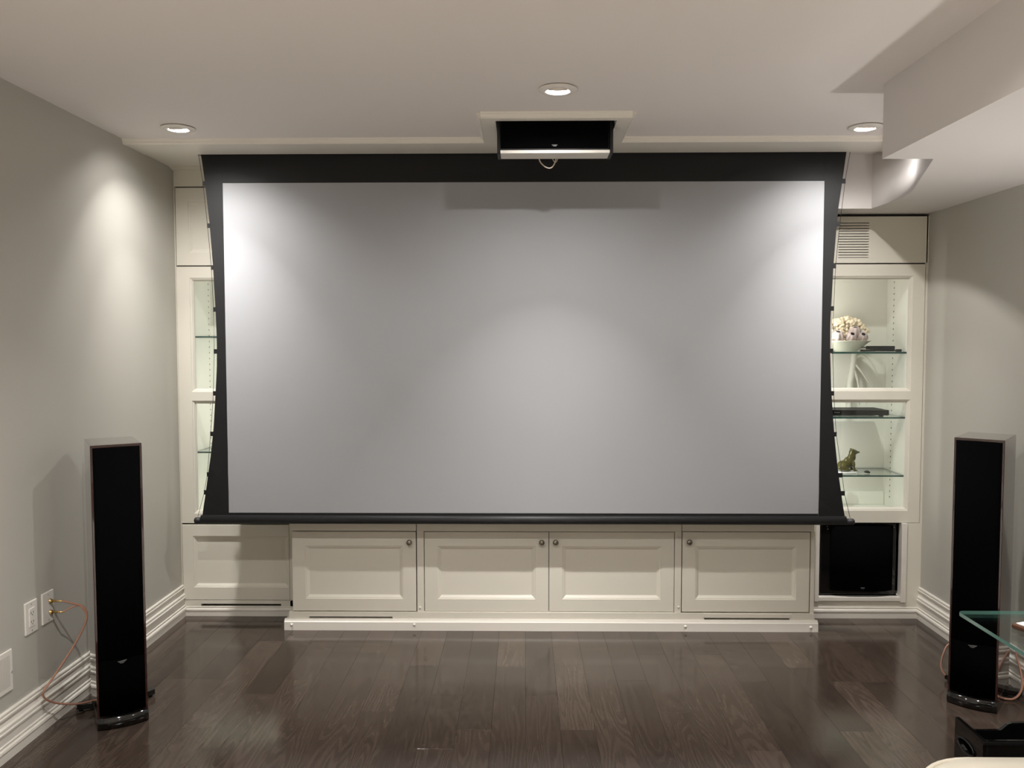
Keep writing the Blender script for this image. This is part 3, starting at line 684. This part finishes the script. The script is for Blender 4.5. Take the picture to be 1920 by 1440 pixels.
# ================================================================== tower speakers
def tower(label, loc, rz):
    t = thing('tower_speaker', label, 'speaker', loc, rz, 'tower speakers')
    w, d, h = .175, .260, 1.068
    MB().box(-w / 2, w / 2, .0, d, .032, h, .002).build('cabinet', 'mahogany', t)
    g_ = MB(); n = 10
    pts = [(-w / 2 + .008 + (w - .016) * k / n, -.004 - .010 * (1 - (2 * k / n - 1) ** 2)) for k in range(n + 1)] + [(w / 2 - .008, .001), (-w / 2 + .008, .001)]
    MB().prism(pts, 'z', .262, h - .010, smooth=range(n)).build('grille', 'grille', t)
    MB().prism([(a, b * 1.1) for a, b in pts], 'z', .052, .2605, smooth=range(n)).build('front_panel', 'front_black', t)
    lg = MB().prism([(-.016, .2525), (.016, .2555), (.004, .2445), (-.006, .2445)], 'y', -.0175, -.0145).build('logo_plate', 'badge', t)
    text_part('Klipsch', .0085, (0, -.0180, .2500), 'matte_black', lg)
    pb = [(-w / 2 - .001 + (w + .002) * k / n, -.008 - .018 * (1 - (2 * k / n - 1) ** 2)) for k in range(n + 1)] + [(w / 2 + .001, d - .01), (-w / 2 - .001, d - .01)]
    MB().prism(pb, 'z', .004, .046, smooth=range(n)).build('plinth', 'gloss_black', t)
    for s_ in (-1, 1):
        pf = [(s_ * .05, d - .075), (s_ * .120, d - .060), (s_ * .142, d - .048), (s_ * .145, d - .030), (s_ * .13, d - .020), (s_ * .05, d - .015)]
        f_ = MB().prism(pf, 'z', .010, .030).build('outrigger_foot', 'gloss_black', t)
        MB().lathe([(.008, .0), (.008, .011)], (s_ * .126, d - .04, 0), 10).build('spike', 'black', f_)
    return t
tower('black and mahogany tower speaker in front of the left wall', (-1.5157, 3.0401, 0), .5637)
tower('black and mahogany tower speaker behind the glass table', (1.7752, 3.2301, 0), -.6745)

# ================================================================== left wall plates and cables
t = thing('wall_outlet', 'white electrical outlet plate low on the left wall', 'outlet', (XL, 2.951, .444), PI / 2)
MB().box(-.0375, .0375, -.006, .001, -.059, .059, .002).build('plate', 'white', t)
rcp = MB().box(-.0165, .0165, -.0085, -.005, -.034, .034, .001).build('receptacle', 'white', t)
for z_ in (.018, -.016):
    m_ = MB(); m_.box(-.0075, -.0055, -.0092, -.008, z_ - .004, z_ + .004).box(.0055, .0075, -.0092, -.008, z_ - .004, z_ + .004).lathe([(0, -.0092), (.0022, -.0092)], (0, 0, z_ - .008), 8, 'y'); m_.build('slots', 'slot', rcp)
for z_ in (-.048, .048): MB().lathe([(.0, -.0072), (.003, -.007), (.003, -.005)], (0, 0, z_), 10, 'y').build('screw', 'silver', t)
t = thing('speaker_wall_plate', 'white wall plate with two gold speaker terminals on the left wall', 'wall plate', (XL, 3.058, .4465), PI / 2)
MB().box(-.0375, .0375, -.006, .001, -.059, .059, .002).build('plate', 'white', t)
for z_ in (.020, -.022): MB().lathe([(.009, .0), (.009, -.009), (.0075, -.010), (.0075, -.016), (.004, -.016), (.0, -.016)], (.01, 0, z_), 14, 'y').build('terminal', 'gold', t)
for z_ in (-.048, .048): MB().lathe([(.0, -.0072), (.003, -.007), (.003, -.005)], (0, 0, z_), 10, 'y').build('screw', 'silver', t)
t = thing('speaker_cable', 'copper coloured speaker cable looping from the left wall plate to the speaker', 'cable')
ty = 3.058 + .01
for z_ in (.4665, .4245): MB().tube([(XL + .012, ty, z_), (XL + .040, ty, z_), (XL + .042, ty, z_), (XL + .058, ty, z_)], [.0045, .0045, .0032, .003], 10).build('plug', 'gold', t)
cab = smooth_curve([(XL + .056, ty, .4665), (XL + .085, 3.085, .452), (XL + .115, 3.10, .435), (XL + .128, 3.10, .39), (XL + .105, 3.06, .31), (XL + .055, 2.985, .20), (XL + .036, 2.955, .155), (XL + .045, 3.00, .105), (XL + .085, 3.08, .062), (XL + .125, 3.16, .045), (XL + .17, 3.225, .050)], 8)
MB().tube(cab, .0038, 8).build('cord', 'cable', t)
MB().tube(smooth_curve([(XL + .056, ty, .4245), (XL + .08, 3.085, .437), (XL + .105, 3.095, .440), (XL + .124, 3.10, .410), (XL + .128, 3.10, .385)], 8), .003, 8).build('cord', 'cable', t)
MB().tube(smooth_curve([(XL + .12, 3.15, .046), (XL + .122, 3.155, .075), (XL + .135, 3.18, .10)], 6), .003, 8).build('cord', 'beige_cable', t)
t = thing('wall_vent_grille', 'white perforated grille plate low on the left wall at the edge', 'vent', (XL, 2.70, .300), PI / 2)
MB().box(-.132, .132, -.006, .001, -.073, .073, .002).build('frame', 'white', t)
m_ = MB()
for i in range(46):
    for j in range(22): m_.box(-.113 + i * .005, -.113 + i * .005 + .0028, -.0064, -.006, -.054 + j * .005, -.054 + j * .005 + .0028)
o = m_.build('perforation', 'slot', t); o['kind'] = 'stuff'
M['slot_light'] = paint('grille_hole_shadow', (0.45, 0.42, 0.38), 0.7, 0.0); o.data.materials[0] = M['slot_light']
for z_ in (-.008,): MB().lathe([(.0, -.008), (.0035, -.0075), (.0035, -.005)], (.124, 0, z_), 10, 'y').build('screw', 'silver', t)
t = thing('speaker_cable', 'beige speaker cable curling on the floor behind the right tower speaker', 'cable')
MB().tube(smooth_curve([(2.055, 3.42, .15), (2.045, 3.36, .08), (2.02, 3.315, .035), (1.978, 3.293, .008), (1.935, 3.296, .008), (1.905, 3.325, .014)], 8), .0045, 8).build('cord', 'cable', t)
MB().tube(smooth_curve([(1.86, 3.505, .17), (1.815, 3.50, .15), (1.793, 3.49, .12), (1.781, 3.485, .08), (1.780, 3.475, .05), (1.79, 3.465, .032)], 8), .0035, 8).build('cord', 'cable', t)

# ================================================================== foreground, lower right
t = thing('glass_side_table', 'clear glass side table with green edge in front of the right speaker', 'table', (1.447, 2.737, 0))
TW, TD, TZ, TT = .56, .68, .55, .012
def rrect(x0, x1, y0, y1, r, n=6):
    out = []
    for cx, cy, a0 in ((x1 - r, y1 - r, 0), (x0 + r, y1 - r, PI / 2), (x0 + r, y0 + r, PI), (x1 - r, y0 + r, 3 * PI / 2)):
        for k in range(n + 1):
            a = a0 + PI / 2 * k / n; out.append((cx + r * math.cos(a), cy + r * math.sin(a)))
    return out
rp = rrect(0, TW, -TD, 0, .02)
m_ = MB()
m_.poly([(a, b, TZ) for a, b in rp]); m_.poly([(a, b, TZ - TT) for a, b in reversed(rp)])
m_.mi = 1
for (a, b), (c, d) in zip(rp, rp[1:] + rp[:1]): m_.poly([(a, b, TZ - TT), (c, d, TZ - TT), (c, d, TZ), (a, b, TZ)])
m_.build('table_top', ['shelf_glass', 'table_edge'], t)
for a in (.40, .52):
    for b in (-.62, -.30): MB().lathe([(.022, .0), (.022, .004), (.014, .006), (.014, TZ - TT - .002), (.024, TZ - TT)], (a, b, 0), 16).build('leg', 'metal_leg', t)
t = thing('paper_tray', 'brown leather edged tray with white paper on the glass table', 'tray', (1.528, 2.572, .55), .38)
m_ = MB(); m_.box(.0, .24, -.30, .0, .0, .016, .004).build('tray', 'brown', t); MB().box(.010, .23, -.29, -.010, .0155, .018).build('paper', 'paper', t)
# black crate
t = thing('storage_crate', 'black plastic crate with oval handle slot on the floor under the glass table', 'crate', (1.412, 2.500, 0))
W_, D_, H_ = .36, .165, .222
m_ = MB()   # left side board with slot cut through: outline ring to oval hole
n = 20; oval = []
for k in range(n):
    a = 2 * PI * k / n; oval.append((D_ * .56 + .048 * math.cos(a), .158 + .020 * math.sin(a)))
out_ = []
for k in range(n):
    a = 2 * PI * k / n; c_, s_ = math.cos(a), math.sin(a); hw, hh = D_ / 2, H_ / 2
    q = max(abs(c_) / hw, abs(s_) / hh); out_.append((hw + c_ / q, hh + s_ / q))
for X0 in (0, .012):
    for k in range(n):
        a, b, c, d = out_[k], out_[(k + 1) % n], oval[(k + 1) % n], oval[k]
        m_.poly([(X0, a[0], a[1]), (X0, b[0], b[1]), (X0, c[0], c[1]), (X0, d[0], d[1])])
for L_ in (out_, oval):
    for k in range(n):
        a, b = L_[k], L_[(k + 1) % n]; m_.poly([(0, a[0], a[1]), (0, b[0], b[1]), (.012, b[0], b[1]), (.012, a[0], a[1])])
m_.build('side_board', 'gloss_black', t)
MB().tube([(-.003, p[0], p[1]) for p in oval + oval[:1]], .003, 6, caps=False).build('handle_rim', 'black', t)
MB().box(.012, W_, .0, .012, .0, H_, .002).build('front_board', 'gloss_black', t)
MB().box(.0, W_, -.004, .004, H_ - .012, H_ - .004).build('rim', 'black', t)
MB().prism([(.012, .0), (W_, .0), (W_, .207), (.178, .207), (.165, .202), (.142, .182), (.012, .180)], 'y', D_ - .012, D_).build('back_board', 'gloss_black', t)
MB().box(W_ - .012, W_, .012, D_ - .012, .0, H_, .001).build('side_board', 'gloss_black', t)
MB().box(.012, W_ - .012, .012, D_ - .012, .0, .01).build('bottom', 'black', t)
# ivory ottoman
t = thing('ottoman', 'ivory leather ottoman with piped edge at the bottom right corner', 'ottoman', (1.43, 1.55, 0))
def cushion(hx, hy, r, z0, z1, dome, n=10):
    rp = rrect(-hx, hx, -hy, hy, r, n); m_ = MB(); rings = []
    for s_, z_ in ((.985, z0), (1.0, z0 + .02), (1.0, z1 - .03), (.992, z1 - .008), (.965, z1 + .004), (.85, z1 + dome * .55), (.6, z1 + dome * .88), (.3, z1 + dome)):
        rings.append([m_.bm.verts.new((a * s_, b * s_, z_)) for a, b in rp])
    for R1, R2 in zip(rings, rings[1:]):
        for k in range(len(rp)):
            f = m_.bm.faces.new([R1[k], R1[(k + 1) % len(rp)], R2[(k + 1) % len(rp)], R2[k]]); f.smooth = True
    f = m_.bm.faces.new(rings[-1]); f.smooth = True; m_.bm.faces.new(rings[0][::-1]); return m_
cushion(.50, .46, .17, .10, .425, .030).build('seat', 'leather', t)
rp = rrect(-.502, .502, -.462, .462, .17, 10)
MB().tube([(a, b, .414) for a, b in rp + rp[:1]], .006, 8, caps=False).build('piping', 'leather', t)
for a in (-.36, .36):
    for b in (-.32, .32): MB().lathe([(.018, 0), (.026, .10), (.026, .11)], (a, b, 0), 14).build('leg', 'black', t)

# ================================================================== table lamp and rug, to the right of and behind the view
t = thing('table_lamp', 'table lamp with dark drum shade at the right end of the glass table', 'lamp', (1.915, 2.57, .55))
MB().lathe([(.075, .0), (.075, .008), (.065, .016), (.018, .022), (.010, .04), (.010, .40), (.0, .40)], (0, 0, 0), 24).build('base', 'nickel', t)
M['shade'] = paint('dark_shade_fabric', (0.10, 0.085, 0.07), 0.8, 0.05)
sh = MB().lathe([(.135, .33), (.110, .555)], (0, 0, 0), 32, caps=False); sh = sh.build('shade', 'shade', t); bpy.context.view_layer.update()
md = sh.modifiers.new('thickness', 'SOLIDIFY'); md.thickness = .002
M['bulb'] = emis('table_bulb', LAMP_COL, 12.0)
MB().ball((0, 0, .455), .028, 2).build('bulb', 'bulb', t)
ld = bpy.data.lights.new('bulb_light', 'POINT'); ld.energy = LAMP_TABLE; ld.color = LAMP_COL; ld.shadow_soft_size = .03
lo = bpy.data.objects.new('bulb_light', ld); C.objects.link(lo); lo.parent = t; lo.location = (0, 0, .455)
M['bounce_rug'] = paint('pale_bounce_rug', (0.62, 0.58, 0.52), 0.95, 0.3, 250, 0.1)  # unseen pale floor covering, added to bounce light up to the ceiling
r_ = MB().box(-1.5, .80, -2.2, 2.2, .0005, .014, .004).build('bounce_rug', 'bounce_rug'); tag(r_, 'added unseen pale rug on the dark planks beside the ottoman', 'bounce_rug')
